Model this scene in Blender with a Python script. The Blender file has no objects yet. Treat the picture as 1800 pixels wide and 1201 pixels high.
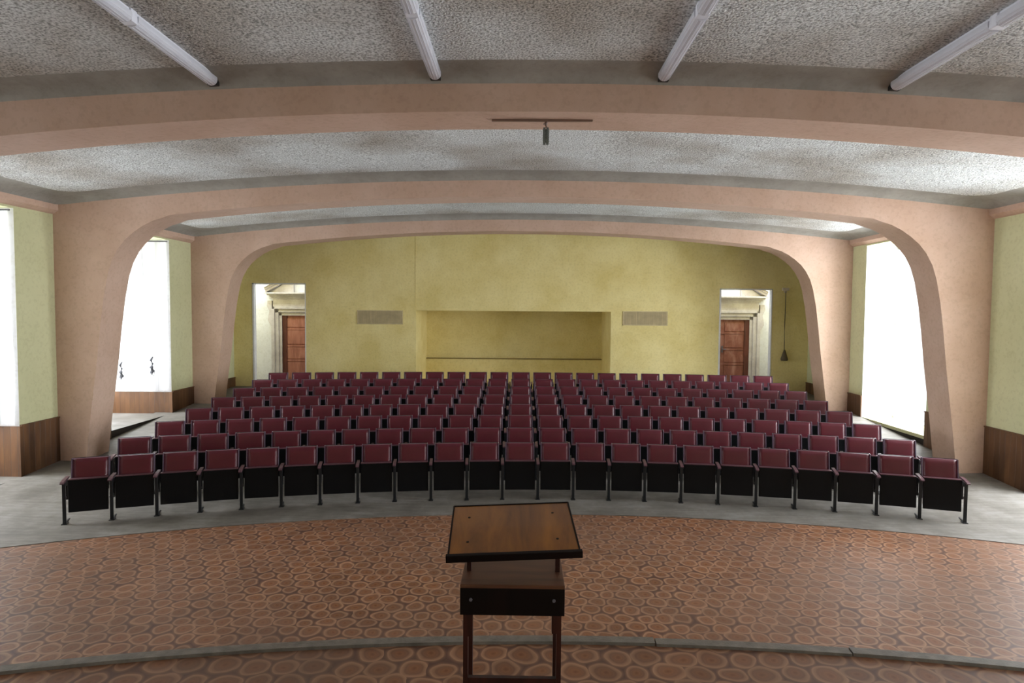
import bpy, bmesh, math, random
from mathutils import Vector, Matrix
random.seed(7)
sc = bpy.context.scene
C = sc.collection
PI = math.pi

# ------------------------------------------------------------------ constants
W = 8.033                       # half width of the hall
FY = [1.753, 6.255, 10.757, 15.259]   # front faces of the portal frames
FT = 0.6                        # frame thickness
YR = 17.5                       # rear wall
AX = 0.782                      # axis of the seating arcs
D1, DD, R1, DR = 9.629, 0.859, 17.671, 2.258
GR = 0.0767 / 0.859             # slope of the raked floor
ZS = 0.75                       # stage height
SILL = 1.0

def topz(x): return 5.145 - 0.0072 * x * x
def sofz(x): return 4.872 - 0.0095 * x * x

def ramp(x, y):
    R = R1 + max(0.0, y - D1) / DD * DR
    dx = max(-7.3, min(7.3, x - AX))
    sag = R - math.sqrt(R * R - dx * dx)
    return GR * max(0.0, y + sag - D1)

# ------------------------------------------------------------------ materials
def new_mat(name):
    m = bpy.data.materials.new(name); m.use_nodes = True
    nt = m.node_tree
    b = nt.nodes['Principled BSDF']
    return m, nt, b

def N(nt, t, **kw):
    n = nt.nodes.new(t)
    for k, v in kw.items():
        if k.startswith('i_'):
            n.inputs[k[2:].replace('_', ' ')].default_value = v
        else:
            setattr(n, k, v)
    return n

def lin(r, g, b):
    f = lambda c: (c / 255 / 12.92) if c / 255 <= .04045 else ((c / 255 + .055) / 1.055) ** 2.4
    return (f(r), f(g), f(b), 1)

def coords(nt, scale=(1, 1, 1), obj=True):
    tc = N(nt, 'ShaderNodeTexCoord'); mp = N(nt, 'ShaderNodeMapping')
    mp.inputs['Scale'].default_value = scale
    nt.links.new(tc.outputs['Object'], mp.inputs['Vector'])
    return mp.outputs['Vector']

def ramp_node(nt, fac, stops):
    r = N(nt, 'ShaderNodeValToRGB')
    e = r.color_ramp.elements
    while len(e) < len(stops): e.new(0.5)
    for k, (p, c) in enumerate(stops):
        e[k].position = p; e[k].color = c
    nt.links.new(fac, r.inputs['Fac'])
    return r.outputs['Color']

def plain(name, col, rough=.6, metal=0.0, var=0.12, vs=6.0, bump=0.0, bs=60.0, spec=.5, coat=0.0):
    m, nt, b = new_mat(name)
    v = coords(nt)
    n = N(nt, 'ShaderNodeTexNoise'); n.inputs['Scale'].default_value = vs; n.inputs['Detail'].default_value = 5
    nt.links.new(v, n.inputs['Vector'])
    d = [c * (1 - var) for c in col[:3]] + [1]; l = [min(1, c * (1 + var)) for c in col[:3]] + [1]
    c = ramp_node(nt, n.outputs['Fac'], [(.3, d), (.7, l)])
    nt.links.new(c, b.inputs['Base Color'])
    b.inputs['Roughness'].default_value = rough; b.inputs['Metallic'].default_value = metal
    b.inputs['Specular IOR Level'].default_value = spec
    b.inputs['Coat Weight'].default_value = coat
    if bump:
        n2 = N(nt, 'ShaderNodeTexNoise'); n2.inputs['Scale'].default_value = bs; n2.inputs['Detail'].default_value = 3
        nt.links.new(v, n2.inputs['Vector'])
        bp = N(nt, 'ShaderNodeBump'); bp.inputs['Strength'].default_value = bump; bp.inputs['Distance'].default_value = .01
        nt.links.new(n2.outputs['Fac'], bp.inputs['Height']); nt.links.new(bp.outputs['Normal'], b.inputs['Normal'])
    return m

def plaster(name, col, col2, mottle=1.6, bump=.5, bs=45, streak=(1, 1, 1), rough=.85):
    """painted plaster, uneven tint and trowel relief"""
    m, nt, b = new_mat(name)
    v = coords(nt, streak)
    n = N(nt, 'ShaderNodeTexNoise'); n.inputs['Scale'].default_value = mottle; n.inputs['Detail'].default_value = 7
    n.inputs['Roughness'].default_value = .65
    nt.links.new(v, n.inputs['Vector'])
    c = ramp_node(nt, n.outputs['Fac'], [(.35, col), (.66, col2)])
    f = N(nt, 'ShaderNodeTexNoise'); f.inputs['Scale'].default_value = 18; f.inputs['Detail'].default_value = 6
    nt.links.new(coords(nt), f.inputs['Vector'])
    mx = N(nt, 'ShaderNodeMix', data_type='RGBA', blend_type='MULTIPLY'); mx.inputs['Factor'].default_value = .5
    g = ramp_node(nt, f.outputs['Fac'], [(.34, (.84, .83, .80, 1)), (.5, (1, 1, 1, 1))])
    nt.links.new(c, mx.inputs['A']); nt.links.new(g, mx.inputs['B'])
    nt.links.new(mx.outputs['Result'], b.inputs['Base Color'])
    b.inputs['Roughness'].default_value = rough; b.inputs['Specular IOR Level'].default_value = .25
    h = N(nt, 'ShaderNodeTexNoise'); h.inputs['Scale'].default_value = bs; h.inputs['Detail'].default_value = 4
    nt.links.new(coords(nt), h.inputs['Vector'])
    bp = N(nt, 'ShaderNodeBump'); bp.inputs['Strength'].default_value = bump; bp.inputs['Distance'].default_value = .008
    nt.links.new(h.outputs['Fac'], bp.inputs['Height']); nt.links.new(bp.outputs['Normal'], b.inputs['Normal'])
    return m

M = {}
M['yellow'] = plaster('yellow_plaster', lin(228, 210, 140), lin(243, 229, 168), mottle=1.1, bump=.5)
M['sideyellow'] = plaster('side_yellow_plaster', lin(200, 200, 158), lin(210, 210, 170), mottle=.8, bump=.15)
M['salmon'] = plaster('salmon_plaster', lin(197, 166, 146), lin(209, 180, 162), mottle=1.3, bump=.25)
M['white'] = plaster('white_plaster', lin(222, 222, 222), lin(236, 236, 236), mottle=1.3, bump=.1)
M['cove'] = plaster('grey_cove_plaster', lin(144, 140, 133), lin(163, 160, 153), mottle=2.0, bump=.3)
M['stone'] = plaster('pale_stone', lin(196, 188, 186), lin(220, 214, 212), mottle=3, bump=.4)
M['dark'] = plain('dark_riser', lin(40, 34, 30), .8)
M['black'] = plain('black_vinyl', lin(9, 11, 14), .42, vs=3, var=.1, bump=.05, bs=160, spec=.22)
M['blackmetal'] = plain('black_painted_metal', lin(24, 27, 30), .45, metal=.2)
M['greymetal'] = plain('dull_grey_metal', lin(112, 110, 118), .42, metal=.35)
M['strip'] = plain('pale_mauve_piping', lin(104, 88, 104), .4, metal=.1)
M['arm'] = plain('mauve_armrest', lin(92, 62, 70), .42, vs=12)
M['maroon'] = plain('maroon_leatherette', lin(90, 12, 32), .38, vs=2.2, var=.25, bump=.10, bs=220, coat=.2)
M['tube'] = plain('dusty_white_enamel', lin(226, 228, 238), .4, var=.05)
M['clear'] = plain('grey_white_diffuser', lin(214, 216, 226), .25, var=.06)
M['redwood'] = None
M['vent'] = plain('vent_beige', lin(206, 190, 150), .7)
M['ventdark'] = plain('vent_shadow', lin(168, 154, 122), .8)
M['cord'] = plain('grey_brown_cord', lin(96, 84, 60), .8)
M['rope'] = plain('off_white_cord', lin(150, 150, 155), .8)
M['knot'] = plain('grey_tassel', lin(90, 90, 95), .8)
M['offwhite'] = plain('off_white_plastic', lin(205, 190, 170), .5)
M['railbrown'] = plain('brown_metal_rail', lin(116, 92, 80), .5)
M['ribbed'] = plain('dark_green_grey_plastic', lin(104, 110, 106), .5)
M['nosing'] = plain('worn_grey_nosing', lin(112, 106, 98), .55, vs=14, var=.25, bump=.3, bs=70)

for k_ in ('maroon',):
    b_ = M[k_].node_tree.nodes['Principled BSDF']
    b_.inputs['Sheen Weight'].default_value = .10; b_.inputs['Sheen Tint'].default_value = (.78, .72, 1, 1)

def wood(name, c1, c2, c3, scale=(1, 1, 1), rough=.4, plank=0.0, axis='XY', coat=0.0):
    m, nt, b = new_mat(name)
    v = coords(nt, scale)
    n = N(nt, 'ShaderNodeTexNoise'); n.inputs['Scale'].default_value = 1.0; n.inputs['Detail'].default_value = 8
    n.inputs['Roughness'].default_value = .6; n.inputs['Distortion'].default_value = .6
    nt.links.new(v, n.inputs['Vector'])
    c = ramp_node(nt, n.outputs['Fac'], [(.3, c1), (.5, c2), (.7, c3)])
    if plank:
        tc = N(nt, 'ShaderNodeTexCoord'); sp = N(nt, 'ShaderNodeSeparateXYZ')
        nt.links.new(tc.outputs['Object'], sp.inputs[0])
        ad = N(nt, 'ShaderNodeMath', operation='ADD')
        nt.links.new(sp.outputs['X'], ad.inputs[0]); nt.links.new(sp.outputs['Y'], ad.inputs[1])
        dv = N(nt, 'ShaderNodeMath', operation='DIVIDE'); dv.inputs[1].default_value = plank
        nt.links.new(ad.outputs[0], dv.inputs[0])
        fr = N(nt, 'ShaderNodeMath', operation='FRACT'); nt.links.new(dv.outputs[0], fr.inputs[0])
        g = ramp_node(nt, fr.outputs[0], [(0, (.25, .25, .25, 1)), (.09, (1, 1, 1, 1))])
        fl = N(nt, 'ShaderNodeMath', operation='FLOOR'); nt.links.new(dv.outputs[0], fl.inputs[0])
        wn = N(nt, 'ShaderNodeTexWhiteNoise', noise_dimensions='1D'); nt.links.new(fl.outputs[0], wn.inputs['W'])
        g2 = ramp_node(nt, wn.outputs['Value'], [(0, (.72, .72, .72, 1)), (1, (1.1, 1.1, 1.1, 1))])
        m1 = N(nt, 'ShaderNodeMix', data_type='RGBA', blend_type='MULTIPLY'); m1.inputs['Factor'].default_value = 1
        m2 = N(nt, 'ShaderNodeMix', data_type='RGBA', blend_type='MULTIPLY'); m2.inputs['Factor'].default_value = 1
        nt.links.new(c, m1.inputs['A']); nt.links.new(g, m1.inputs['B'])
        nt.links.new(m1.outputs['Result'], m2.inputs['A']); nt.links.new(g2, m2.inputs['B'])
        c = m2.outputs['Result']
        bp = N(nt, 'ShaderNodeBump'); bp.inputs['Strength'].default_value = .6; bp.inputs['Distance'].default_value = .01
        nt.links.new(g, bp.inputs['Height']); nt.links.new(bp.outputs['Normal'], b.inputs['Normal'])
    nt.links.new(c, b.inputs['Base Color'])
    b.inputs['Roughness'].default_value = rough; b.inputs['Coat Weight'].default_value = coat
    return m

M['wainscot'] = wood('wainscot_wood', lin(80, 54, 36), lin(106, 72, 44), lin(126, 88, 54), (3, 3, .8), .5, plank=.115)
M['lectern'] = wood('varnished_brown_wood', lin(98, 58, 8), lin(134, 82, 12), lin(160, 102, 22), (9, 1.6, 9), .3, coat=.3)
M['lecternbox'] = wood('brown_veneer', lin(70, 42, 28), lin(92, 56, 38), lin(112, 70, 48), (2, 12, 12), .45)
M['darkwood'] = wood('near_black_stained_wood', lin(10, 5, 5), lin(15, 7, 6), lin(22, 10, 8), (14, 14, 2), .5)
M['redleg'] = wood('dark_red_brown_wood', lin(30, 11, 9), lin(46, 17, 13), lin(62, 25, 18), (20, 20, 2), .4)
M['redwood'] = wood('weathered_red_door_wood', lin(146, 90, 74), lin(176, 114, 94), lin(196, 138, 118), (6, 6, 1.5), .6)
M['brownwood'] = wood('worn_brown_door_wood', lin(112, 62, 48), lin(138, 84, 68), lin(170, 122, 108), (5, 5, 2.2), .6)
M['darkwood'].node_tree.nodes['Principled BSDF'].inputs['Specular IOR Level'].default_value = .2
M['reddark'] = wood('dark_red_door_wood', lin(70, 34, 24), lin(90, 44, 32), lin(112, 58, 44), (6, 6, 1.5), .6)

def popcorn():
    m, nt, b = new_mat('rough_sprayed_plaster')
    v = coords(nt)
    n = N(nt, 'ShaderNodeTexNoise'); n.inputs['Scale'].default_value = 48; n.inputs['Detail'].default_value = 3
    n.inputs['Roughness'].default_value = .5
    nt.links.new(v, n.inputs['Vector'])
    big = N(nt, 'ShaderNodeTexNoise'); big.inputs['Scale'].default_value = .55; big.inputs['Detail'].default_value = 4
    nt.links.new(v, big.inputs['Vector'])
    c = ramp_node(nt, n.outputs['Fac'], [(.34, lin(150, 152, 150)), (.5, lin(216, 219, 219)), (.64, lin(242, 245, 245))])
    c2 = ramp_node(nt, big.outputs['Fac'], [(.34, lin(206, 196, 186)), (.56, lin(255, 255, 255))])
    mx = N(nt, 'ShaderNodeMix', data_type='RGBA', blend_type='MULTIPLY'); mx.inputs['Factor'].default_value = 1
    nt.links.new(c, mx.inputs['A']); nt.links.new(c2, mx.inputs['B'])
    nt.links.new(mx.outputs['Result'], b.inputs['Base Color'])
    b.inputs['Roughness'].default_value = .95; b.inputs['Specular IOR Level'].default_value = .1
    bp = N(nt, 'ShaderNodeBump'); bp.inputs['Strength'].default_value = 1; bp.inputs['Distance'].default_value = .022
    nt.links.new(n.outputs['Fac'], bp.inputs['Height']); nt.links.new(bp.outputs['Normal'], b.inputs['Normal'])
    return m
M['ceiling'] = popcorn()

def logfloor():
    """printed sheet flooring: closely set round log ends"""
    m, nt, b = new_mat('log_slice_print_lino')
    v = coords(nt)
    def mth(op, a, b=None):
        n = N(nt, 'ShaderNodeMath', operation=op)
        for k, q in enumerate((a, b)):
            if q is None: continue
            if isinstance(q, (int, float)): n.inputs[k].default_value = q
            else: nt.links.new(q, n.inputs[k])
        return n.outputs[0]
    wv = N(nt, 'ShaderNodeTexNoise'); wv.inputs['Scale'].default_value = 4.5; wv.inputs['Detail'].default_value = 1.5
    nt.links.new(v, wv.inputs['Vector'])
    wc = N(nt, 'ShaderNodeSeparateColor'); nt.links.new(wv.outputs['Color'], wc.inputs[0])
    sp = N(nt, 'ShaderNodeSeparateXYZ'); nt.links.new(v, sp.inputs[0])
    CELL = .192
    X = mth('ADD', mth('DIVIDE', sp.outputs['X'], CELL), mth('MULTIPLY', mth('SUBTRACT', wc.outputs[0], .5), .55))
    Y = mth('ADD', mth('DIVIDE', sp.outputs['Y'], CELL), mth('MULTIPLY', mth('SUBTRACT', wc.outputs[1], .5), .55))
    def lattice(ox, oy):
        x = mth('ADD', X, ox); y = mth('DIVIDE', mth('ADD', Y, oy), 1.732)
        ix = mth('FLOOR', x); iy = mth('FLOOR', y)
        cv = N(nt, 'ShaderNodeCombineXYZ'); nt.links.new(ix, cv.inputs[0]); nt.links.new(iy, cv.inputs[1]); cv.inputs[2].default_value = ox + 3
        wn = N(nt, 'ShaderNodeTexWhiteNoise', noise_dimensions='3D'); nt.links.new(cv.outputs[0], wn.inputs['Vector'])
        wq = N(nt, 'ShaderNodeSeparateColor'); nt.links.new(wn.outputs['Color'], wq.inputs[0])
        fx = mth('SUBTRACT', mth('SUBTRACT', x, ix), mth('ADD', .5, mth('MULTIPLY', mth('SUBTRACT', wq.outputs[0], .5), .16)))
        fy = mth('SUBTRACT', mth('MULTIPLY', mth('SUBTRACT', y, iy), 1.732), mth('ADD', .866, mth('MULTIPLY', mth('SUBTRACT', wq.outputs[1], .5), .16)))
        d = mth('SQRT', mth('ADD', mth('MULTIPLY', fx, fx), mth('MULTIPLY', fy, fy)))
        d = mth('MULTIPLY', d, mth('ADD', .93, mth('MULTIPLY', wq.outputs[2], .16)))
        return d, wn.outputs['Value']
    dA, vA = lattice(0, 0); dB, vB = lattice(.5, .866)
    dd = mth('MINIMUM', dA, dB)
    isB = mth('LESS_THAN', dB, dA)
    cellv = mth('ADD', mth('MULTIPLY', vA, mth('SUBTRACT', 1.0, isB)), mth('MULTIPLY', vB, isB))
    # round slices closely packed: brown heart, pale bark ring, dark joint
    c = ramp_node(nt, dd, [(.0, lin(112, 66, 36)), (.10, lin(134, 88, 56)), (.30, lin(124, 86, 64)), (.39, lin(158, 120, 94)), (.435, lin(160, 122, 96)), (.475, lin(126, 90, 70)), (.525, lin(102, 72, 58)), (.60, lin(94, 64, 52))])
    sn = mth('SINE', mth('MULTIPLY', dd, 62))
    g = ramp_node(nt, sn, [(0, (.88, .86, .84, 1)), (1, (1, 1, 1, 1))])
    mx = N(nt, 'ShaderNodeMix', data_type='RGBA', blend_type='MULTIPLY'); mx.inputs['Factor'].default_value = .6
    nt.links.new(c, mx.inputs['A']); nt.links.new(g, mx.inputs['B'])
    vr = ramp_node(nt, cellv, [(0, (.84, .82, .80, 1)), (1, (1.10, 1.06, 1.0, 1))])
    m2 = N(nt, 'ShaderNodeMix', data_type='RGBA', blend_type='MULTIPLY'); m2.inputs['Factor'].default_value = 1
    nt.links.new(mx.outputs['Result'], m2.inputs['A']); nt.links.new(vr, m2.inputs['B'])
    # dust
    dn = N(nt, 'ShaderNodeTexNoise'); dn.inputs['Scale'].default_value = .7; dn.inputs['Detail'].default_value = 6
    nt.links.new(v, dn.inputs['Vector'])
    df = ramp_node(nt, dn.outputs['Fac'], [(.4, (.0, .0, .0, 1)), (.75, (.45, .45, .45, 1))])
    m3 = N(nt, 'ShaderNodeMix', data_type='RGBA'); nt.links.new(df, m3.inputs['Factor'])
    nt.links.new(m2.outputs['Result'], m3.inputs['A']); m3.inputs['B'].default_value = lin(112, 92, 80)
    nt.links.new(m3.outputs['Result'], b.inputs['Base Color'])
    b.inputs['Roughness'].default_value = .5; b.inputs['Specular IOR Level'].default_value = .4
    return m
M['log'] = logfloor()

def greyfloor():
    m, nt, b = new_mat('dusty_grey_floor')
    v = coords(nt)
    n = N(nt, 'ShaderNodeTexNoise'); n.inputs['Scale'].default_value = 1.2; n.inputs['Detail'].default_value = 9
    n.inputs['Roughness'].default_value = .7
    nt.links.new(v, n.inputs['Vector'])
    c = ramp_node(nt, n.outputs['Fac'], [(.32, lin(98, 94, 88)), (.5, lin(120, 116, 110)), (.7, lin(146, 143, 139))])
    n2 = N(nt, 'ShaderNodeTexNoise'); n2.inputs['Scale'].default_value = 2.0; n2.inputs['Detail'].default_value = 7
    nt.links.new(coords(nt, (1, 9, 1)), n2.inputs['Vector'])
    g = ramp_node(nt, n2.outputs['Fac'], [(.38, (.80, .79, .77, 1)), (.6, (1, 1, 1, 1))])
    mx = N(nt, 'ShaderNodeMix', data_type='RGBA', blend_type='MULTIPLY'); mx.inputs['Factor'].default_value = .9
    nt.links.new(c, mx.inputs['A']); nt.links.new(g, mx.inputs['B'])
    nt.links.new(mx.outputs['Result'], b.inputs['Base Color'])
    b.inputs['Roughness'].default_value = .55; b.inputs['Specular IOR Level'].default_value = .4
    return m
M['floor'] = greyfloor()

def sheer():
    m = bpy.data.materials.new('white_sheer_cloth'); m.use_nodes = True; nt = m.node_tree
    nt.nodes.clear()
    o = N(nt, 'ShaderNodeOutputMaterial'); d = N(nt, 'ShaderNodeBsdfDiffuse'); t = N(nt, 'ShaderNodeBsdfTranslucent')
    tr = N(nt, 'ShaderNodeBsdfTransparent')
    d.inputs['Color'].default_value = (.9, .9, .92, 1); t.inputs['Color'].default_value = (.9, .9, .92, 1)
    a = N(nt, 'ShaderNodeMixShader'); a.inputs[0].default_value = .4
    nt.links.new(d.outputs[0], a.inputs[1]); nt.links.new(t.outputs[0], a.inputs[2])
    v = coords(nt, (26, 26, .35))
    n = N(nt, 'ShaderNodeTexNoise'); n.inputs['Scale'].default_value = 1; n.inputs['Detail'].default_value = 2
    nt.links.new(v, n.inputs['Vector'])
    f = ramp_node(nt, n.outputs['Fac'], [(.35, (.05, .05, .05, 1)), (.7, (.3, .3, .3, 1))])
    b = N(nt, 'ShaderNodeMixShader'); nt.links.new(f, b.inputs[0])
    nt.links.new(a.outputs[0], b.inputs[1]); nt.links.new(tr.outputs[0], b.inputs[2])
    nt.links.new(b.outputs[0], o.inputs['Surface'])
    return m
M['sheer'] = sheer()

def glass():
    m = bpy.data.materials.new('window_glass'); m.use_nodes = True; nt = m.node_tree
    nt.nodes.clear()
    o = N(nt, 'ShaderNodeOutputMaterial'); tr = N(nt, 'ShaderNodeBsdfTransparent'); g = N(nt, 'ShaderNodeBsdfGlossy')
    g.inputs['Roughness'].default_value = .03
    a = N(nt, 'ShaderNodeMixShader'); a.inputs[0].default_value = .06
    nt.links.new(tr.outputs[0], a.inputs[1]); nt.links.new(g.outputs[0], a.inputs[2])
    nt.links.new(a.outputs[0], o.inputs['Surface'])
    return m
M['glass'] = glass()

# ------------------------------------------------------------------ mesh helpers
def bx(bm, x0, x1, y0, y1, z0, z1, mi=0, bev=0.0, rot=None, piv=None):
    vs = [bm.verts.new((x, y, z)) for x in (x0, x1) for y in (y0, y1) for z in (z0, z1)]
    fs = []
    for q in ((0, 1, 3, 2), (4, 6, 7, 5), (0, 4, 5, 1), (2, 3, 7, 6), (0, 2, 6, 4), (1, 5, 7, 3)):
        f = bm.faces.new([vs[i] for i in q]); f.material_index = mi; fs.append(f)
    if bev:
        es = list({e for f in fs for e in f.edges})
        r = bmesh.ops.bevel(bm, geom=es, offset=bev, segments=2, affect='EDGES', profile=.6)
        vs = list({v for f in r['faces'] for v in f.verts} | {v for v in vs if v.is_valid})
        for f in r['faces']: f.material_index = mi
    if rot is not None:
        bmesh.ops.transform(bm, matrix=Matrix.Translation(piv) @ rot @ Matrix.Translation(-Vector(piv)), verts=vs)
    return vs

def tube(bm, pts, r, seg=8, mi=0, cap=True):
    pts = [Vector(p) for p in pts]; rings = []
    for i, p in enumerate(pts):
        d = (pts[min(i + 1, len(pts) - 1)] - pts[max(i - 1, 0)]).normalized()
        u = d.cross(Vector((0, 0, 1)))
        if u.length < 1e-3: u = d.cross(Vector((1, 0, 0)))
        u.normalize(); w = d.cross(u)
        rr = r[i] if isinstance(r, (list, tuple)) else r
        rings.append([bm.verts.new(p + rr * (math.cos(2 * PI * k / seg) * u + math.sin(2 * PI * k / seg) * w)) for k in range(seg)])
    for a, b in zip(rings, rings[1:]):
        for k in range(seg):
            f = bm.faces.new((a[k], a[(k + 1) % seg], b[(k + 1) % seg], b[k])); f.material_index = mi; f.smooth = True
    if cap:
        f = bm.faces.new(rings[0][::-1]); f.material_index = mi
        f = bm.faces.new(rings[-1]); f.material_index = mi
    return rings

def prism(bm, prof, a0, a1, axis='x', mi=0):
    """extrude a closed 2D profile along an axis; profile is (y,z) for x, (x,z) for y, (x,y) for z"""
    def P(p, a):
        return (a, p[0], p[1]) if axis == 'x' else (p[0], a, p[1]) if axis == 'y' else (p[0], p[1], a)
    A = [bm.verts.new(P(p, a0)) for p in prof]; B = [bm.verts.new(P(p, a1)) for p in prof]
    n = len(prof)
    for k in range(n):
        f = bm.faces.new((A[k], A[(k + 1) % n], B[(k + 1) % n], B[k])); f.material_index = mi
    f = bm.faces.new(A[::-1]); f.material_index = mi
    f = bm.faces.new(B); f.material_index = mi
    return A + B

def mesh_of(name, bm, mats, smooth=False):
    bmesh.ops.recalc_face_normals(bm, faces=bm.faces)
    me = bpy.data.meshes.new(name); bm.to_mesh(me); bm.free()
    for m in (mats if isinstance(mats, (list, tuple)) else [mats]): me.materials.append(m)
    if smooth:
        for p in me.polygons: p.use_smooth = True
    return me

def obj(name, bm, mats, parent=None, loc=None, smooth=False):
    o = bpy.data.objects.new(name, mesh_of(name, bm, mats, smooth) if isinstance(bm, bmesh.types.BMesh) else bm)
    C.objects.link(o)
    if parent is not None: o.parent = parent
    if loc is not None: o.location = loc
    return o

def thing(name, label, cat, loc=(0, 0, 0), rz=0, group=None):
    o = bpy.data.objects.new(name, None); C.objects.link(o)
    o.empty_display_size = .1
    o.location = loc; o.rotation_euler = (0, 0, rz)
    o['label'] = label; o['category'] = cat
    if group: o['group'] = group
    return o

def tag(o, label, cat, group=None):
    o['label'] = label; o['category'] = cat
    if group: o['group'] = group
    return o

def struct(name, bm, mats, smooth=False, label=None):
    o = obj(name, bm, mats, smooth=smooth); o['kind'] = 'structure'
    if label: o['label'] = label
    return o

# ------------------------------------------------------------------ floor
bm = bmesh.new()
xs = [-8.4 + 16.8 * i / 96 for i in range(97)]
ys = [-3.3 + (YR + .1 + 3.3) * j / 150 for j in range(151)]
g = [[bm.verts.new((x, y, ramp(x, y))) for y in ys] for x in xs]
for i in range(96):
    for j in range(150):
        bm.faces.new((g[i][j], g[i + 1][j], g[i + 1][j + 1], g[i][j + 1]))
o = struct('floor', bm, M['floor'], smooth=True, label='dusty grey hall floor rising gently under the rows of chairs')

def arc_y(x, cx, cy, R): return cy + math.sqrt(R * R - (x - cx) ** 2)
LC = (AX, D1 - R1, R1 - .775)
SCn = (.55, 4.02 - 14.5, 14.5)
def arc_sheet(z0, z1, xa, xb, y0, cen, n=60, mi=0):
    bm = bmesh.new()
    prof = [(xa, y0)] + [(xb, y0)] + [(xb + (xa - xb) * k / n, arc_y(xb + (xa - xb) * k / n, *cen)) for k in range(n + 1)]
    prism(bm, prof, z0, z1, 'z')
    return bm
struct('floor_lino', arc_sheet(-.02, .006, -W, W, -3.2, LC), M['log'], label='sheet flooring printed with round log slices in front of the seating')
struct('stage_floor', arc_sheet(0, ZS, -W, W, -3.2, SCn), M['log'], label='raised stage floor printed with round log slices')

def arc_bar(cen, r0, r1, z0, z1, xa, xb, n=40):
    bm = bmesh.new(); A = []
    cx, cy, R = cen
    a0 = math.asin((xa - cx) / R); a1 = math.asin((xb - cx) / R)
    for k in range(n + 1):
        a = a0 + (a1 - a0) * k / n
        A.append([bm.verts.new((cx + r * math.sin(a), cy + r * math.cos(a), z)) for r, z in ((r0, z0), (r1, z0), (r1, z1), (r0, z1))])
    for p, q in zip(A, A[1:]):
        for k in range(4): bm.faces.new((p[k], p[(k + 1) % 4], q[(k + 1) % 4], q[k]))
    bm.faces.new(A[0]); bm.faces.new(A[-1][::-1])
    return bm
struct('trim_1', arc_bar(LC, LC[2], LC[2] + .045, -.01, .014, -7.9, 7.9), M['floor'])
# worn nosing in lengths along the stage edge
cuts = [-7.9, -3.02, .95, 2.17, 7.9]
for k in range(4):
    dz = [0, .003, .001, .004][k]; dr = [0, .004, -.002, .003][k]
    struct('trim_%d' % (k + 2), arc_bar(SCn, SCn[2] - .062 + dr, SCn[2] + .012 + dr, ZS - .03, ZS + .018 + dz, cuts[k] + .004, cuts[k + 1] - .004), M['nosing'])

# ------------------------------------------------------------------ side walls with deep window recesses
REC = {-1: [(-1.9, .3), (3.1, 5.4), (7.62, 9.92), (12.10, 14.32)], 1: [(-1.9, .3), (3.0, 5.3), (7.45, 9.75), (12.35, 14.66)]}  # first recess each side: unseen window added to light the nearest beam's face
DEP = {-1: 1.95, 1: .62}
HEAD = 4.50
WTOP = 4.0                       # left window heads; unseen lintel above, added to cut light on the ceiling
def side_wall(s):
    bm = bmesh.new()
    rec = REC[s]; dep = DEP[s]; xo = W + dep
    edges = [-3.2] + [v for r in rec for v in r] + [YR]
    def box(xa, xb, *a, **k): return bx(bm, min(s * xa, s * xb), max(s * xa, s * xb), *a, **k)
    for k in range(0, len(edges), 2):
        box(W, xo + .35, edges[k], edges[k + 1], -.6, 5.5)
    for (a, b) in rec:
        zf = ramp(s * W, b) + .002
        box(W, xo + .35, a, b, HEAD, 5.5)
        box(W + .001, xo + .35, a, b, -.6, zf - .004)
        sill = SILL if s < 0 else zf - (.065 if b > 9 else 0)
        box(xo, xo + .35, a, b, zf - .1, sill)
        if s < 0: box(xo, xo + .35, a, b, WTOP, HEAD)
    bmesh.ops.recalc_face_normals(bm, faces=bm.faces)
    for f in bm.faces:
        c = f.calc_center_median(); n = f.normal
        if abs(n.y) > .9 and abs(c.x) > W and edges[1] - .01 < c.y < edges[-2] + .01: f.material_index = 1
    return struct('wall_left' if s < 0 else 'wall_right', bm, [M['sideyellow'], M['white']])
for s in (-1, 1): side_wall(s)

def recess_floor(s, a, b, n):
    zf = ramp(s * W, b) - (.07 if s > 0 and b > 9 else 0); xo = W + DEP[s]
    bm = bmesh.new()
    bx(bm, min(s * (W - .001), s * xo), max(s * (W - .001), s * xo), a + .001, b - .001, zf - .3, zf, mi=0)
    for f in bm.faces:
        if f.normal.x * -s > .9 or abs(f.calc_center_median().x) < W + .01: f.material_index = 1  # riser face toward the hall takes the dark brown material
    struct('floor_recess', bm, [M['floor'], M['dark']])
for s in (-1, 1):
    for n, (a, b) in enumerate(REC[s]): recess_floor(s, a, b, n)

# wainscot: boards on the piers, round the reveals and under the windows
def wains(s):
    bm = bmesh.new(); t = .028
    rec = REC[s]; xo = W + DEP[s]
    piers = [(-3.2, rec[0][0]), (rec[0][1], FY[0])] + [(FY[k] + FT, rec[k + 1][0]) for k in (0, 1, 2)] + [(rec[k + 1][1], FY[k + 1]) for k in (0, 1, 2)] + [(FY[3] + FT, YR)]
    for a, b in piers:
        bx(bm, min(s * (W - t), s * W), max(s * (W - t), s * W), a, b, -.02, SILL)
        bx(bm, min(s * (W - t - .012), s * W), max(s * (W - t - .012), s * W), a, b, SILL, SILL + .022)
    for a, b in rec:
        for y0, y1 in (((a, a + t), (b - t, b)) if s < 0 else ()):
            bx(bm, min(s * (W - t), s * xo), max(s * (W - t), s * xo), y0, y1, -.02, SILL)
        if s < 0:
            bx(bm, s * xo, s * (xo - t), a, b, -.02, SILL)
    return struct('baseboard_left' if s < 0 else 'baseboard_right', bm, M['wainscot'], label='vertical board wood wainscot along the side wall')
for s in (-1, 1): wains(s)

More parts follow.
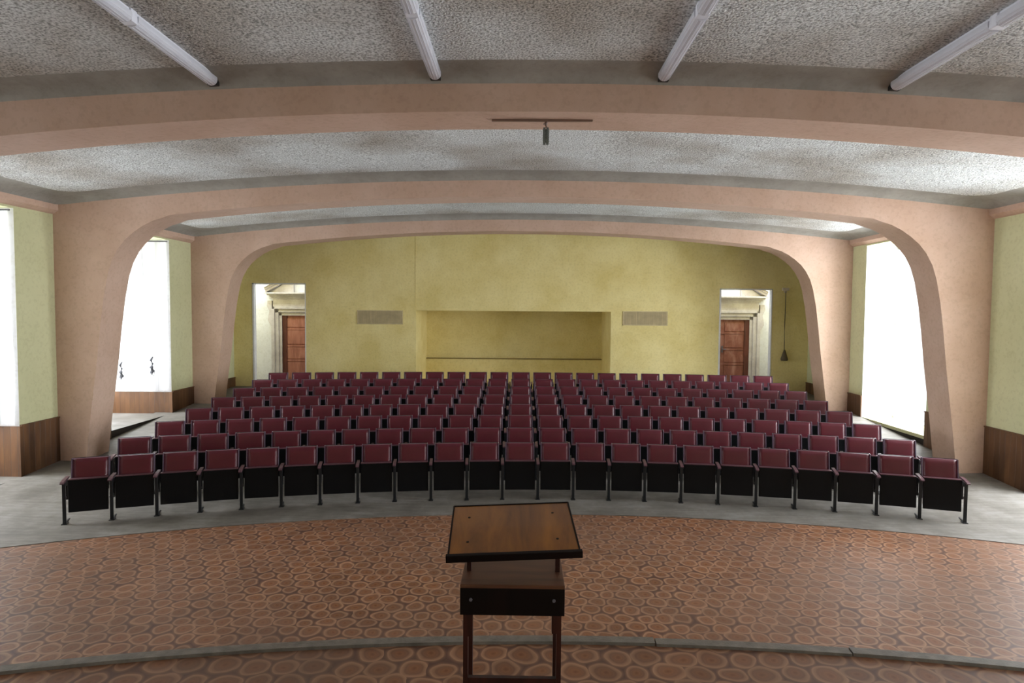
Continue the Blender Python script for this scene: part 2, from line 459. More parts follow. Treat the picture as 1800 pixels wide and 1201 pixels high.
# windows: frame, mullions, panes
def window(s, a, b, n):
    xo = W + DEP[s]; zf = ramp(s * W, b)
    z0 = SILL if s < 0 else zf - (.06 if b > 9 else -.01)
    t = thing('window_%d' % n, '', 'window', (s * (xo + .12), (a + b) / 2, z0))
    del t['label']; del t['category']; t['kind'] = 'structure'
    hw = (b - a) / 2; H = (WTOP if s < 0 else HEAD) - z0
    bm = bmesh.new()
    for y0, y1, q0, q1 in ((-hw, -hw + .07, 0, H), (hw - .07, hw, 0, H), (-hw, hw, 0, .07), (-hw, hw, H - .07, H)) + (((-.04, .04, 0, H), (-hw, hw, H * .68, H * .68 + .05)) if s < 0 else ()):
        bx(bm, -.035, .035, y0, y1, q0, q1)
    f = obj('window_frame', bm, M['white'], t)
    bm = bmesh.new(); bx(bm, -.004, .004, -hw + .05, hw - .05, .05, H - .05)
    obj('pane', bm, M['glass'], t)
    li = bpy.data.lights.new('daylight', 'AREA'); li.shape = 'RECTANGLE'
    li.size = (b - a) - .1; li.size_y = H - .1
    li.energy = WE[s] * (li.size * li.size_y) / 7.0 * (BAY0 if 1 < a < 6 else .6 if a < 1 else 1)
    li.color = (.92, .96, 1.0)
    lo = bpy.data.objects.new('daylight', li); C.objects.link(lo)
    lo.location = (s * (xo + .30 + .5 * H * math.sin(math.radians(22))), (a + b) / 2, z0 + H / 2 + .04)
    # -Z of the light points into the room, its local Y upright
    lo.rotation_euler = (PI / 2 - math.radians(22), 0, s * PI / 2)
WE = {-1: 560.0, 1: 500.0}; BAY0 = .36
n = 1
for s in (-1, 1):
    for a, b in REC[s]:
        window(s, a, b, n); n += 1

# ------------------------------------------------------------------ portal frames
colprof = [(0, 7.62), (.35, 7.54), (1.0, 7.46), (2.0, 7.32), (2.6, 7.25), (3.1, 7.18), (3.5, 7.10), (3.75, 7.02), (3.95, 6.91), (4.1, 6.79), (4.23, 6.64), (4.34, 6.48), (4.43, 6.30), (4.485, 6.12)]
def frame(n, y):
    bm = bmesh.new()
    inner = [(-x, z) for z, x in colprof]
    inner[0] = (-7.66, -.3)
    soff = [(-6.0 + 12.0 * k / 40, sofz(-6.0 + 12.0 * k / 40)) for k in range(41)]
    right = [(x, z) for z, x in reversed(colprof)]; right[-1] = (7.66, -.3)
    low = inner + soff + right
    # top outline, same count so the faces stay quads
    m_ = len(low); top = []
    for k, (x, z) in enumerate(low):
        zt = topz(x) + .5
        top.append((x, zt))
    A = []
    for yy in (y, y + FT):
        A.append([bm.verts.new((x, yy, z)) for x, z in low])
        A.append([bm.verts.new((x, yy, z)) for x, z in top])
    # beam + column web
    L0, T0, L1, T1 = A
    for k in range(m_ - 1):
        bm.faces.new((L0[k], L0[k + 1], T0[k + 1], T0[k]))
        bm.faces.new((L1[k + 1], L1[k], T1[k], T1[k + 1]))
        f = bm.faces.new((L0[k + 1], L0[k], L1[k], L1[k + 1])); f.smooth = True
        bm.faces.new((T0[k], T0[k + 1], T1[k + 1], T1[k]))
    # outer parts of the two columns
    for sgn in (-1, 1):
        i0, i1 = (0, len(inner)) if sgn < 0 else (m_ - len(right), m_)
        xw = sgn * (W - .001)
        bx(bm, min(sgn * 7.66, xw), max(sgn * 7.66, xw), y, y + FT, -.3, 5.3)
    bmesh.ops.remove_doubles(bm, verts=bm.verts, dist=1e-5)
    o = struct('trim_%d' % n, bm, M['salmon'], label='salmon plastered portal frame with tapered columns and shallow arched beam')
    o.data.set_sharp_from_angle(angle=math.radians(35))
    return o
for k, y in enumerate(FY): frame(10 + k, y)

# longitudinal salmon fascia and grey coves, one ring per bay
def ringpts(x0, x1, y0, y1, r, n=7, nx=24, ny=8):
    P = []
    def seg(p, q, m):
        for k in range(m): P.append((p[0] + (q[0] - p[0]) * k / m, p[1] + (q[1] - p[1]) * k / m))
    def corner(cx, cy, a0):
        for k in range(n):
            a = a0 + PI / 2 * k / n; P.append((cx + r * math.cos(a), cy + r * math.sin(a)))
    seg((x0 + r, y0), (x1 - r, y0), nx); corner(x1 - r, y0 + r, -PI / 2)
    seg((x1, y0 + r), (x1, y1 - r), ny); corner(x1 - r, y1 - r, 0)
    seg((x1 - r, y1), (x0 + r, y1), nx); corner(x0 + r, y1 - r, PI / 2)
    seg((x0, y1 - r), (x0, y0 + r), ny); corner(x0 + r, y0 + r, PI)
    return P
bays = [(-3.2, FY[0]), (FY[0] + FT, FY[1]), (FY[1] + FT, FY[2]), (FY[2] + FT, FY[3]), (FY[3] + FT, YR)]
bm = bmesh.new()
for a, b in bays:
    loops = []
    XW = W - .10
    for ins, dz, r in ((0, 0, .10), (.03, .035, .14), (.10, .075, .2), (.2, .098, .27), (.30, .108, .34), (.33, .112, .36), (.33, .30, .36)):
        pts = ringpts(-XW + ins * 1.15, XW - ins * 1.15, a + ins, b - ins, r)
        loops.append([bm.verts.new((x, y, topz(x) + dz)) for x, y in pts])
    for A, B in zip(loops, loops[1:]):
        m_ = len(A)
        for k in range(m_):
            f = bm.faces.new((A[k], A[(k + 1) % m_], B[(k + 1) % m_], B[k])); f.smooth = True
struct('trim_20', bm, M['cove'], label='smooth grey coved border around each ceiling bay')
for s in (-1, 1):
    bm = bmesh.new()
    for a, b in bays:
        xa, xb = s * (W - .10), s * (W + .0)
        z1 = topz(W) + .03
        prof = [(xb, 4.535), (s * (W - .04), 4.555), (s * (W - .10), 4.60), (xa, z1), (xb, z1)]
        prism(bm, prof, a, b, 'y')
    struct('trim_%d' % (21 if s < 0 else 22), bm, M['salmon'], label='salmon fascia band at the top of the side wall')

bm = bmesh.new()
nx, ny = 60, 80
g = [[bm.verts.new((x, y, topz(x) + .108)) for y in [-3.2 + (YR + 3.2) * j / ny for j in range(ny + 1)]] for x in [-8.3 + 16.6 * i / nx for i in range(nx + 1)]]
for i in range(nx):
    for j in range(ny): bm.faces.new((g[i][j], g[i][j + 1], g[i + 1][j + 1], g[i + 1][j]))
ce = struct('ceiling', bm, M['ceiling'], smooth=True, label='shallow arched ceiling of rough sprayed grey plaster')
so = ce.modifiers.new('thick', 'SOLIDIFY'); so.thickness = .25; so.offset = 1

# ------------------------------------------------------------------ rear wall, with two door openings and the niche
OPL = (-7.50, -5.99, 3.672); OPR = (5.56, 7.02, 3.604)
NI = (-2.89, 2.56, 2.94); NB = 19.5; NZ = .62
bm = bmesh.new(); T = .13
zb, zt = -.2, 5.6
def wallbox(x0, x1, z0, z1, t=T): bx(bm, x0, x1, YR, YR + t, z0, z1)
wallbox(-10.0, OPL[0], zb, zt); wallbox(OPL[1], NI[0], zb, zt); wallbox(NI[1], OPR[0], zb, zt); wallbox(OPR[1], 9.2, zb, zt)
wallbox(OPL[0], OPL[1], OPL[2], zt); wallbox(OPR[0], OPR[1], OPR[2], zt)
wallbox(NI[0], NI[1], NI[2], zt); wallbox(NI[0], NI[1], zb, NZ)
# niche sides, top, floor and back
bx(bm, NI[0] - .12, NI[0], YR + T, NB + .1, zb, NI[2] + .12); bx(bm, NI[1], NI[1] + .12, YR + T, NB + .1, zb, NI[2] + .12)
bx(bm, NI[0], NI[1], YR + T, NB + .1, NI[2], NI[2] + .12); bx(bm, NI[0], NI[1], YR + T, NB + .1, zb, NZ)
bx(bm, NI[0], NI[1], NB, NB + .1, NZ, NI[2])
struct('wall_rear', bm, M['yellow'], label='yellow roughly plastered rear wall with a wide niche and two door openings')
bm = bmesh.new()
bx(bm, NI[0], NI[1], NB - .09, NB, NZ, 1.455); bx(bm, NI[0], NI[1], NB - .13, NB, 1.452, 1.478, mi=1)  # darker brown cap paints in the shadow line along the ledge top
struct('trim_23', bm, [M['yellow'], plain('ledge_shadow_brown', lin(132, 112, 60), .7)], label='low ledge along the back of the niche')
# board joint that runs up the wall over the left edge of the niche
bm = bmesh.new()
bx(bm, -2.905, -2.885, YR - .008, YR + .01, NI[2], 5.1)
bx(bm, -2.9, 2.56, YR - .006, YR, NI[2] + .0, NI[2] + .03)
struct('trim_24', bm, M['yellow'])
for k, (a, b_, c) in enumerate((OPL, OPR)):
    bm = bmesh.new(); e = .045
    bx(bm, a - e * 0 - .001, a + e, YR - .008, YR + T + .01, .5, c)
    bx(bm, b_ - e * .6, b_ + .001, YR - .008, YR + T + .01, .5, c)
    bx(bm, a, b_, YR - .008, YR + T + .01, c - e * .6, c + .004)
    struct('trim_%d' % (25 + k), bm, M['white'], label='pale lining around the rear door opening')

# rear corridors: the old wall with stone door surrounds behind each opening
YB = 19.2
for k, (xa, xb) in enumerate(((-9.4, -4.6), (4.6, 8.6))):
    bm = bmesh.new()
    bx(bm, xa, xb, YB, YB + .15, 0, 5.0)
    bx(bm, xa - .15, xa, YR + T, YB + .15, 0, 5.0); bx(bm, xb, xb + .15, YR + T, YB + .15, 0, 5.0)
    bx(bm, xa - .1, xb + .1, YR + T, YB + .15, 4.9, 5.05)
    struct('wall_corridor', bm, M['white'], label='white plaster wall of the corridor behind the door opening')
    bm = bmesh.new(); bx(bm, xa - .1, xb + .1, YR + .02, YB + .1, .5, .78)
    struct('floor_corridor', bm, M['floor'])
    li = bpy.data.lights.new('corridor_fill', 'AREA'); li.shape = 'RECTANGLE'; li.size = 2.4; li.size_y = 1.0; li.energy = 85  # unseen area light added under the corridor ceiling to brighten its wall
    li.color = (.82, .91, 1)
    lo = bpy.data.objects.new('corridor_fill', li); C.objects.link(lo)
    lo.location = ((xa + xb) / 2 - (.9 if k == 0 else -.7), (YR + YB) / 2, 4.85)

def doorway(n, s, xj, xout, xgap, ztop, zf, shut_dark):
    """stone surround around a wooden door; xj = visible jamb edge of the door, s = outward side"""
    dw = 1.65                                   # door width, runs inward from the jamb
    xi = xj - s * dw
    t = thing('doorway_surround', '', 'x', (0, 0, 0)); del t['label']; del t['category']; t['kind'] = 'structure'
    t.name = 'trim_%d' % (30 + n)
    def sb(bm, a, b, y0, z0, z1, bev=0.0): bx(bm, min(a, b), max(a, b), y0, YB + .02, z0, z1, bev=bev)
    bm = bmesh.new()                            # architrave: two jambs and the lintel, with stepped mouldings
    aw = .30
    for a, b in ((xj, xj + s * aw), (xi, xi - s * aw)):
        q = 1 if b > a else -1
        sb(bm, a, a + q * .09, YB - .10, zf, ztop)
        sb(bm, a + q * .09, a + q * .20, YB - .14, zf, ztop + .09)
        sb(bm, a + q * .20, b, YB - .18, zf, ztop + .2, .01)
    sb(bm, xj, xi, YB - .10, ztop, ztop + .1)
    sb(bm, xj + s * .09, xi - s * .09, YB - .14, ztop + .1, ztop + .20)
    sb(bm, xj + s * .20, xi - s * .20, YB - .18, ztop + .2, ztop + .27, .01)
    obj('architrave', bm, M['stone'], t)
    bm = bmesh.new()                            # frieze and cornice
    sb(bm, xj + s * .26, xi - s * .26, YB - .12, ztop + .27, ztop + .52)
    for i, (o_, dy) in enumerate(((.30, .16), (.34, .20), (.40, .26), (.47, .33))):
        sb(bm, xj + s * o_, xi - s * o_, YB - dy, ztop + .52 + i * .045, ztop + .52 + (i + 1) * .045, .006)
    obj('cornice', bm, M['stone'], t)
    # side scroll bracket at the head of the jamb
    bm = bmesh.new()
    for q in (1, -1):
        xb = (xj + s * aw) if q == 1 else (xi - s * aw)
        sg = s * q
        prof = [(xb, ztop + .45), (xb + sg * .13, ztop + .45), (xb + sg * .15, ztop + .3), (xb + sg * .07, ztop + .12), (xb + sg * .11, ztop - .03), (xb + sg * .12, ztop - .16), (xb + sg * .04, ztop - .3), (xb, ztop - .34)]
        prism(bm, prof, YB - .13, YB, 'y')
    obj('scroll_bracket', bm, M['stone'], t)
    # broken pediment: one raking cornice from each end, cut before the middle
    bm = bmesh.new()
    zc = ztop + .70
    for q in (1, -1):
        xe = (xj + s * .47) if q == 1 else (xi - s * .47)
        sg = -s * q
        ln = abs(xe - xgap) if q == 1 else .95
        sl = .55
        for (d0, d1, dy) in ((0, .07, .20), (.07, .13, .27), (.13, .19, .34)):
            prof = [(xe, zc + d0), (xe + sg * ln, zc + sl * ln + d0), (xe + sg * ln, zc + sl * ln + d1), (xe, zc + d1)]
            prism(bm, prof, YB - dy, YB + .01, 'y')
        prof = [(xe + sg * .12, zc - .01), (xe + sg * ln, zc - .01), (xe + sg * ln, zc + sl * ln + .01)]
        prism(bm, prof, YB - .08, YB + .01, 'y')
    obj('pediment', bm, M['stone'], t)
    d = thing('door_%d' % n, '', 'x', (0, 0, 0)); del d['label']; del d['category']; d['kind'] = 'structure'
    bm = bmesh.new()
    x0, x1 = min(xj, xi), max(xj, xi)
    wd = M['brownwood'] if shut_dark else M['redwood']
    bx(bm, x0, x1, YB - .03, YB - .0, zf, ztop)
    nl = 2
    for i in range(nl):
        a = x0 + (x1 - x0) * i / nl + .02; b = x0 + (x1 - x0) * (i + 1) / nl - .02
        for z0, z1 in ((zf + .08, zf + .55), (zf + .65, zf + 1.0), (zf + 1.1, ztop - .45), (ztop - .36, ztop - .08)):
            bx(bm, a + .07, b - .07, YB - .045, YB - .02, z0, z1, bev=.008)
    for z in (zf + .6, zf + 1.05, ztop - .41):
        bx(bm, x0, x1, YB - .05, YB - .02, z - .03, z + .03)
    obj('door_leaf', bm, wd, d)
    bm = bmesh.new()
    q = -s
    a, b = xj, xj + q * .14
    bx(bm, min(a, b), max(a, b), YB - .07, YB - .01, zf, ztop)
    obj('door_frame', bm, M['reddark'], d)
    bm = bmesh.new()
    bx(bm, xj + q * .80 - .02, xj + q * .80 + .02, YB - .06, YB - .03, zf + .95, zf + 1.15)
    tube(bm, [(xj + q * .80, YB - .06, zf + 1.05), (xj + q * .80, YB - .10, zf + 1.05), (xj + q * .70, YB - .11, zf + 1.05)], .012)
    obj('door_handle', bm, M['greymetal'], d)
doorway(1, -1, -7.285, 0, -6.92, 2.76, .78, False)
doorway(2, 1, 6.99, 0, 6.72, 2.735, .78, True)

# wall behind the stage
bm = bmesh.new(); bx(bm, -9, 9, -3.4, -3.2, -.5, 5.6)
struct('wall_stage', bm, M['sideyellow'])

# ------------------------------------------------------------------ air vents
for (x0, x1, z0, z1, lb) in ((-4.54, -3.26, 2.545, 2.935, 'beige slatted air vent in the yellow wall left of the niche'), (2.885, 4.13, 2.565, 2.96, 'beige slatted air vent in the yellow wall right of the niche')):
    t = thing('air_vent', lb, 'air vent', ((x0 + x1) / 2, YR, z0), group='air vents on the rear wall')
    w = (x1 - x0) / 2; h = z1 - z0
    bm = bmesh.new()
    for a in ((-w, w, 0, .022), (-w, w, h - .022, h), (-w, -w + .022, 0, h), (w - .022, w, 0, h), (-w * .42, -w * .42 + .02, 0, h), (w * .36, w * .36 + .02, 0, h)):
        bx(bm, a[0], a[1], -.02, 0, a[2], a[3])
    obj('vent_frame', bm, M['vent'], t)
    bm = bmesh.new(); bx(bm, -w + .01, w - .01, -.004, 0, .01, h - .01)
    obj('back_panel', bm, M['ventdark'], t)
    bm = bmesh.new()
    nsl = 44
    for k in range(nsl):
        x = -w + .03 + (2 * w - .06) * k / (nsl - 1)
        bx(bm, x - .0085, x + .0085, -.015, -.004, .02, h - .02)
    obj('slats', bm, M['vent'], t)

# ------------------------------------------------------------------ wall bracket with hanging lead, right end of the rear wall
t = thing('hanging_lead', 'thin dark lead hanging from a white wall bracket beside the right rear doorway', 'hanging lead', (7.365, YR, 1.62))
bm = bmesh.new(); bx(bm, -.09, .09, -.07, 0, 1.94, 2.02, bev=.01); bx(bm, -.03, .03, -.05, 0, 1.88, 1.95)
obj('bracket', bm, M['offwhite'], t)
bm = bmesh.new(); tube(bm, [(0, -.05, 1.92), (.004, -.045, 1.5), (-.004, -.04, 1.0), (.0, -.045, .5), (0, -.05, .2)], .011, 6)
obj('lead', bm, M['cord'], t)
bm = bmesh.new(); tube(bm, [(0, -.06, .30), (0, -.06, .22), (.0, -.06, .12), (0, -.06, .04), (0, -.06, 0)], [.02, .045, .075, .10, .085], 12)
obj('plug_housing', bm, M['cord'], t)

# ------------------------------------------------------------------ ceiling battens (fluorescent, unlit), in rows running down the hall
def batten(x, y1, L, lb):
    z = topz(x) + .108
    t = thing('ceiling_batten_light', lb, 'ceiling light', (x, y1, z), group='fluorescent battens on the ceiling')
    sl = math.atan(-2 * .0072 * x)
    t.rotation_euler = (0, -sl, 0)
    bm = bmesh.new(); bx(bm, -.035, .035, -L, 0, -.045, .0, bev=.004)
    obj('housing', bm, M['tube'], t)
    bm = bmesh.new()
    prof = [(.058 * math.cos(a), -.058 + .052 * math.sin(a)) for a in [PI * k / 14 + PI for k in range(15)]]
    prof = [(x_, z_ - 0.0) for x_, z_ in prof]
    prof = [(-.058, -.034)] + prof + [(.058, -.034)]
    prism(bm, prof, -L + .02, -.03, 'y')
    d = obj('diffuser', bm, M['clear'], t)
    for xx in (-.02, .012, .03):
        pass
    bm = bmesh.new()
    for k in range(7):
        a = PI + PI * (k + 1) / 8
        px, pz = .0585 * math.cos(a), -.058 + .0525 * math.sin(a)
        bx(bm, px - .0016, px + .0016, -L + .03, -.04, pz - .0016, pz + .0016)
    obj('diffuser_ribs', bm, M['tube'], t, )
    for nm, ya, yb in (('end_cap', -.03, .03), ('end_cap', -L - .01, -L + .02)):
        bm = bmesh.new(); bx(bm, -.05, .05, ya, yb, -.10, -.0, bev=.008)
        obj(nm, bm, M['blackmetal'] if ya > -.1 and y1 > 5 else M['tube'], t)
cols = [(-5.30, 'leftmost row, just entering the frame'), (-2.97, 'second row from the left'), (-.79, 'just left of the centre line'), (1.42, 'just right of the centre line'), (3.64, 'rightmost row')]
for x, d in cols:
    batten(x, 6.18 if x > -5 else 6.22, 1.30 if x > -5 else 1.3, 'long white fluorescent batten meeting the near beam, ' + d)
for x, d in cols[1:]:
    batten(x, 4.85, 1.30, 'white fluorescent batten at the top edge of the photo, ' + d)

# rail with a hanging fitting under the nearest beam
t = thing('ceiling_rail_fitting', 'thin brown rail under the nearest beam with a dark ribbed fitting hanging', 'ceiling fitting', (.26, 6.5, sofz(.26)))
bm = bmesh.new(); bx(bm, -.515, .515, -.014, .014, -.022, .004, bev=.003)
obj('rail', bm, M['railbrown'], t)
bm = bmesh.new(); tube(bm, [(.05, 0, -.02), (.03, 0, -.05), (.045, 0, -.08)], [.012, .022, .012], 8)
obj('hook', bm, M['railbrown'], t)
bm = bmesh.new()
bx(bm, .012, .036, -.02, .02, -.255, -.085, bev=.004); bx(bm, .044, .068, -.02, .02, -.255, -.085, bev=.004)
for k in range(7): bx(bm, .008, .072, -.024, .024, -.11 - k * .02, -.104 - k * .02)
obj('ribbed_fitting', bm, M['ribbed'], t)

# ------------------------------------------------------------------ curtains on the far reveals of the left recesses
def curtain(y, x0, x1, lb):
    t = thing('curtain', lb, 'curtain', ((x0 + x1) / 2, y, SILL), group='white curtains in the left window recesses')
    bm = bmesh.new(); w = (x1 - x0) / 2; H = 3.46
    nx, nz = 90, 24; g = []
    for i in range(nx + 1):
        u = i / nx; col = []
        for j in range(nz + 1):
            v = j / nz
            x = -w + 2 * w * u
            x += .05 * (1 - v) * math.sin(u * 5)
            yy = -.03 - .016 * math.sin(u * 46 + 1.3 * math.sin(v * 3)) * (.5 + .5 * v) - .02 * math.sin(u * 17 + v * 2)
            if i == nx: x = w + .012 * math.sin(v * 9)
            col.append(bm.verts.new((min(x, w + .01), yy, .03 + (H - .04) * v)))
        g.append(col)
    for i in range(nx):
        for j in range(nz):
            f = bm.faces.new((g[i][j], g[i + 1][j], g[i + 1][j + 1], g[i][j + 1])); f.smooth = True
    obj('fabric', bm, M['sheer'], t)
    bm = bmesh.new(); tube(bm, [(-w - .02, -.04, H), (w + .03, -.04, H)], .014, 8)
    obj('curtain_rod', bm, M['greymetal'], t)
curtain(9.88, -9.94, -8.06, 'white sheer curtain in the nearest left window recess, cut by the left edge')
curtain(14.28, -9.94, -8.06, 'white sheer curtain seen between the two left columns')
def cord(pts, lb):
    x, y, z = pts[-1]
    t = thing('window_tassel', lb, 'curtain tassel', (x, y, z), group='cords hanging over the left curtain')
    bm = bmesh.new(); tube(bm, [(p[0] - x, p[1] - y, p[2] - z) for p in pts[:-1]], .0045, 6)
    obj('cord', bm, M['rope'], t)
    bm = bmesh.new()
    q = [(p) for p in ((.02, 0, .44), (-.03, 0, .36), (.015, .0, .28), (-.02, 0, .2), (.01, 0, .12), (-.015, 0, .04))]
    tube(bm, q, [.012, .03, .022, .045, .05, .012], 9)
    for k in range(5):
        a = k * 1.3
        tube(bm, [(0, 0, .22), (.05 * math.cos(a), .01 * math.sin(a), .10), (.045 * math.cos(a + .5), 0, .0 + .02 * k)], .006, 5)
    obj('knot', bm, M['knot'], t)
cord([(-8.50, 13.98, 4.45), (-8.63, 13.98, 3.48), (-8.80, 13.98, 2.4), (-8.93, 13.98, 1.7), (-8.98, 13.98, 1.28)], 'knotted pull cord over the curtain between the left columns, lower and nearer the column')
cord([(-8.47, 13.97, 4.45), (-8.42, 13.97, 3.4), (-8.34, 13.97, 2.4), (-8.29, 13.97, 1.8), (-8.27, 13.97, 1.40)], 'knotted pull cord over the curtain between the left columns, nearer the yellow strip')

# ------------------------------------------------------------------ lectern on the stage
lt = thing('lectern', 'dark brown wooden lectern with a tilted varnished top, standing on the stage', 'lectern', (.032, 2.95, ZS))
BXZ = 1.585 - ZS
bm = bmesh.new(); bx(bm, -.252, .252, 0, .36, BXZ - .018, BXZ, bev=.003)
obj('box_top', bm, M['lecternbox'], lt)
bm = bmesh.new(); bx(bm, -.252, .252, 0, .36, BXZ - .15, BXZ - .018, bev=.003)
bo = obj('box', bm, M['darkwood'], lt)
for x in (-.20, .20):
    bm = bmesh.new(); tube(bm, [(x, -.006, BXZ - .073), (x, .004, BXZ - .073)], .008, 10)
    obj('screw', bm, M['greymetal'], bo)
for x in (-.222, .225):
    bm = bmesh.new(); prism(bm, [(x - .009, 0), (x + .009, 0), (x + .009, 1), (x - .009, 1)], .0, .01, 'y'); bm.clear()
    bx(bm, x - .011, x + .011, .16, .19, BXZ, BXZ + (.196 if x < 0 else .211))
    obj('post', bm, M['redleg'], lt)
for x in (-.226, .226):
    bm = bmesh.new(); bx(bm, x - .0115, x + .0115, .012, .045, 0, BXZ - .15)
    obj('leg', bm, M['redleg'], lt)
    bm = bmesh.new(); bx(bm, x - .0115, x + .0115, .315, .348, 0, BXZ - .15)
    obj('leg', bm, M['redleg'], lt)
for x in (-.203, .203):
    bm = bmesh.new(); bx(bm, x - .0115, x + .0115, .012, .05, BXZ - .262 if x < 0 else BXZ - .243, BXZ - .15)
    obj('bracket', bm, M['redleg'], lt)
bm = bmesh.new(); bx(bm, -.215, .215, .016, .04, 1.112 - ZS - .03, 1.112 - ZS + .004)
obj('cross_rail', bm, M['redleg'], lt)
bm = bmesh.new()
for x in (-.226, .226): bx(bm, x - .012, x + .012, .045, .315, .08, .115)
obj('side_rails', bm, M['redleg'], lt)
# tilted reading board, turned a little on its posts
bd = bpy.data.objects.new('reading_board', None)
bm = bmesh.new()
bx(bm, -.306, .306, -.245, .245, -.009, .009, bev=.003)
rb = obj('reading_board', bm, M['lectern'], lt)
mx = math.radians(10.0)
rb.location = (-.003, 3.112 - 2.95, 1.800 - ZS); rb.rotation_euler = (mx, math.radians(-2.0), math.radians(2.4))
bm = bmesh.new(); bx(bm, -.318, .318, -.268, -.245, -.009, .026, bev=.003); obj('book_ledge', bm, M['darkwood'], rb)
bm = bmesh.new(); bx(bm, -.313, -.306, -.245, .25, -.012, .012); bx(bm, .306, .313, -.245, .25, -.012, .012); bx(bm, -.309, .309, .245, .254, -.012, .012)
obj('edge_banding', bm, M['darkwood'], rb)
for (x, y) in ((-.222, -.12), (.215, -.12), (-.222, .12), (.215, .14)):
    bm = bmesh.new(); tube(bm, [(x, y, .006), (x, y, .0105)], .007, 10); obj('screw', bm, M['darkwood'], rb)

# ------------------------------------------------------------------ tip-up chairs
S = .55
def strip_mesh():
    # parts are modelled around the chair's middle; x right, -y toward the stage
    P = {}
    rx = Matrix.Rotation(math.radians(-9), 4, 'X')
    # backrest cushion, bulged upholstery
    bm = bmesh.new()
    nx, nz = 8, 6; w, z0, z1 = .212, .47, .845
    front = []; back = []
    for i in range(nx + 1):
        u = -1 + 2 * i / nx; cf = []; cb = []
        for j in range(nz + 1):
            v = -1 + 2 * j / nz
            bul = .005 * (1 - u ** 4) * (1 - v ** 4)
            z = (z0 + z1) / 2 + v * (z1 - z0) / 2
            y = .115 + (z - .6) * .16
            cf.append(bm.verts.new((u * w, y - bul - .006, z))); cb.append(bm.verts.new((u * w, y + .035, z)))
        front.append(cf); back.append(cb)
    for G, fl in ((front, 0), (back, 1)):
        for i in range(nx):
            for j in range(nz):
                q = (G[i][j], G[i + 1][j], G[i + 1][j + 1], G[i][j + 1]); f = bm.faces.new(q if not fl else q[::-1]); f.smooth = True
    for j in range(nz):
        bm.faces.new((front[0][j], front[0][j + 1], back[0][j + 1], back[0][j])); bm.faces.new((front[-1][j + 1], front[-1][j], back[-1][j], back[-1][j + 1]))
    for i in range(nx):
        bm.faces.new((front[i][-1], front[i + 1][-1], back[i + 1][-1], back[i][-1])); bm.faces.new((front[i + 1][0], front[i][0], back[i][0], back[i + 1][0]))
    P['backrest'] = mesh_of('backrest', bm, M['maroon'])
    def slab(x0, x1, d0, d1, z0, z1):
        bm = bmesh.new()
        prof = [(.115 + (z0 - .6) * .16 + d0, z0), (.115 + (z0 - .6) * .16 + d1, z0), (.115 + (z1 - .6) * .16 + d1, z1), (.115 + (z1 - .6) * .16 + d0, z1)]
        prism(bm, prof, x0, x1, 'x'); return bm
    P['back_shell'] = mesh_of('back_shell', slab(-.214, .214, .036, .052, .40, .85), M['black'])
    P['edge_l'] = mesh_of('edge_strip', slab(-.226, -.213, -.014, .048, .50, .85), M['strip'])
    P['edge_r'] = mesh_of('edge_strip', slab(.213, .226, -.014, .048, .50, .85), M['strip'])
    # folded seat: black underside toward the stage
    bm = bmesh.new(); bx(bm, -.234, .234, -.012, .018, .15, .588, bev=.009, rot=Matrix.Rotation(math.radians(-3), 4, 'X'), piv=(0, 0, .37))
    P['seat'] = mesh_of('seat', bm, M['black'])
    bm = bmesh.new(); bx(bm, -.222, .222, .019, .075, .19, .575, bev=.018)
    P['seat_cushion'] = mesh_of('seat_cushion', bm, M['maroon'])
    bm = bmesh.new(); bx(bm, -.231, .231, -.002, .07, .588, .600, bev=.004)
    P['seat_edge'] = mesh_of('seat_edge', bm, M['arm'])
    # stanchion with foot and hinge
    bm = bmesh.new()
    bx(bm, -.020, .020, -.04, -.015, .0, .575, bev=.003); bx(bm, -.009, .009, -.02, .16, .50, .56)
    bx(bm, -.010, .010, .10, .135, .30, .56)
    P['leg'] = mesh_of('leg', bm, M['blackmetal'])
    bm = bmesh.new(); bx(bm, -.034, .034, -.06, .03, 0, .01, bev=.002)
    vs = bx(bm, -.012, .012, .03, .21, 0, .016, bev=.003); bx(bm, -.03, .03, .19, .24, 0, .008, bev=.002)
    P['foot'] = mesh_of('foot', bm, M['blackmetal'])
    bm = bmesh.new(); bx(bm, -.022, .022, -.02, .014, .335, .365, bev=.003)
    P['hinge'] = mesh_of('hinge', bm, M['blackmetal'])
    bm = bmesh.new()
    prof = [(-.115, .562), (-.125, .578), (-.10, .592), (.0, .604), (.16, .612), (.16, .590), (-.02, .578)]
    prism(bm, prof, -.022, .022, 'x')
    P['armrest'] = mesh_of('armrest', bm, M['arm'])
    return P
PM = strip_mesh()
def make_chair():
    t = thing('auditorium_chair', 'x', 'chair')
    obj('backrest', PM['backrest'], None, t)
    obj('back_shell', PM['back_shell'], None, t)
    obj('edge_strip', PM['edge_l'], None, t); obj('edge_strip', PM['edge_r'], None, t)
    s_ = obj('seat', PM['seat'], None, t)
    obj('seat_cushion', PM['seat_cushion'], None, s_); obj('seat_edge', PM['seat_edge'], None, s_)
    add_side(t, -S / 2)
    return t
def add_side(t, x):
    l = obj('leg', PM['leg'], None, t, loc=(x, 0, 0))
    obj('foot', PM['foot'], None, l); obj('hinge', PM['hinge'], None, l)
    obj('armrest', PM['armrest'], None, t, loc=(x, 0, 0))
def copy_tree(o, parent=None):
    c = o.copy(); C.objects.link(c); c.parent = parent
    for ch in o.children: copy_tree(ch, c)
    return c
ORD = ['first', 'second', 'third', 'fourth', 'fifth', 'sixth', 'seventh', 'eighth', 'ninth', 'tenth', 'eleventh']
ROW = ['front', 'second', 'third', 'fourth', 'fifth', 'sixth', 'seventh', 'back']
SHIFT = -.7197
proto = make_chair(); used = False
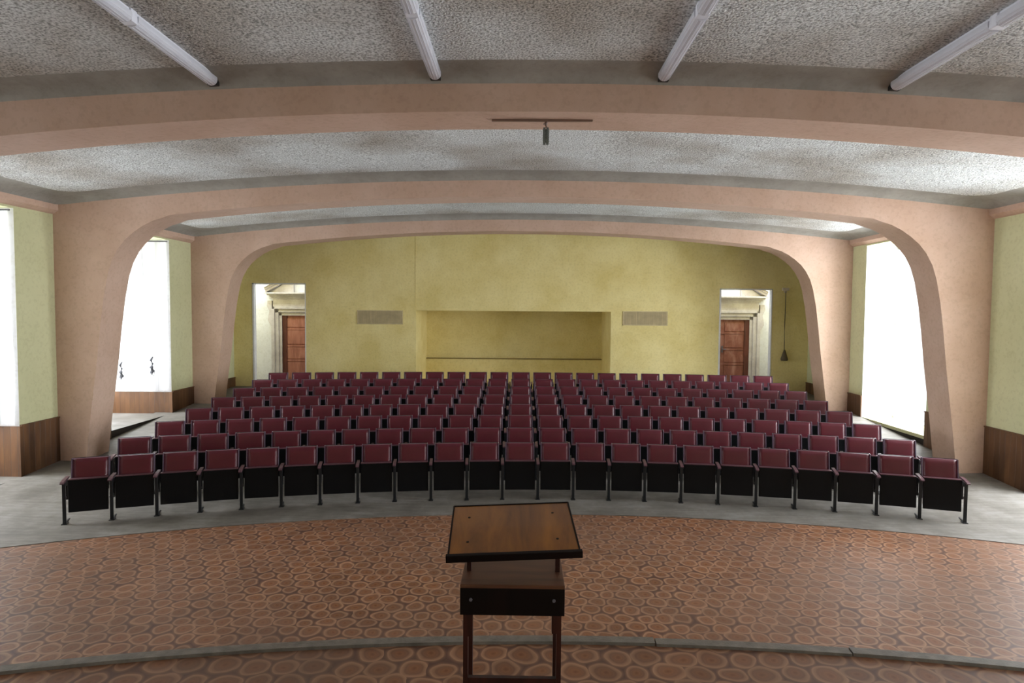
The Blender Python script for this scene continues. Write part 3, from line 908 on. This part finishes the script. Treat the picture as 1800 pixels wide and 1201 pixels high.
for k in range(8):
    R = R1 + k * DR; D = D1 + k * DD; Sk = S * (1 - .0028 * k)
    rowname = ROW[k] + ' row'
    for i in range(23):
        a = ((i - 11) * Sk + SHIFT) / R
        x = AX + R * math.sin(a); y = D - R + R * math.cos(a)
        if not used: t = proto; used = True
        else: t = copy_tree(proto)
        z = .0767 * k
        t.location = (x, y, z); t.rotation_euler = (0, 0, -a)
        if i < 11: pos = ('leftmost seat' if i == 0 else ORD[i] + ' seat from the left end')
        elif i == 11: pos = 'middle seat'
        else: pos = ('rightmost seat' if i == 22 else ORD[22 - i] + ' seat from the right end')
        look = 'maroon chair with black tipped-up seat, ' if k == 0 else 'maroon tip-up chair, '
        t['label'] = look + pos + ' of the ' + rowname
        t['group'] = 'maroon tip-up auditorium chairs in curved rows'
        if i == 22: add_side(t, S / 2)

# the raked floor is rebuilt from the same rows so that every foot rests on it
fl = bpy.data.objects['floor']
for v in fl.data.vertices:
    x, y = v.co.x, v.co.y
    # level of the terrace line through this point, by interpolation between row arcs
    lo = None; pk = None; pd = None
    for k in range(-1, 11):
        R = R1 + max(k, 0) * DR; D = D1 + k * DD
        dx = max(-8.9, min(8.9, x - AX))
        yk = D - R + math.sqrt(R * R - dx * dx)
        if y < yk:
            if k == -1: z = 0
            else: z = .0767 * max(0, (k - 1) + (y - py) / (yk - py))
            break
        py = yk
    else: z = .0767 * 10
    v.co.z = z

# ------------------------------------------------------------------ world, lights
w = bpy.data.worlds.new('sky'); sc.world = w; w.use_nodes = True
bg = w.node_tree.nodes['Background']; bg.inputs['Color'].default_value = (.86, .93, 1, 1); bg.inputs['Strength'].default_value = 1.2

# ------------------------------------------------------------------ camera
cam = bpy.data.cameras.new('camera'); co = bpy.data.objects.new('camera', cam); C.objects.link(co); sc.camera = co
cam.sensor_width = 36; cam.lens = 1099.97 / 1800 * 36; cam.clip_start = .05; cam.clip_end = 200
yaw, pit, roll = -.01487, .04584, .007384
fw = Vector((math.sin(yaw) * math.cos(pit), math.cos(yaw) * math.cos(pit), -math.sin(pit)))
r = Vector((math.cos(yaw), -math.sin(yaw), 0)); u = r.cross(fw)
r2 = r * math.cos(roll) + u * math.sin(roll); u2 = -r * math.sin(roll) + u * math.cos(roll)
mt = Matrix(((r2.x, u2.x, -fw.x, .0651), (r2.y, u2.y, -fw.y, 0), (r2.z, u2.z, -fw.z, 2.8929), (0, 0, 0, 1)))
co.matrix_world = mt

sc.view_settings.view_transform = 'Standard'; sc.view_settings.look = 'None'
sc.view_settings.exposure = 0.22; sc.view_settings.gamma = 1.0; sc.view_settings.use_curve_mapping = False
sc.cycles.max_bounces = 8; sc.cycles.diffuse_bounces = 5; sc.cycles.transparent_max_bounces = 8
sc.cycles.use_denoising = True
sc.cycles.sample_clamp_indirect = 8
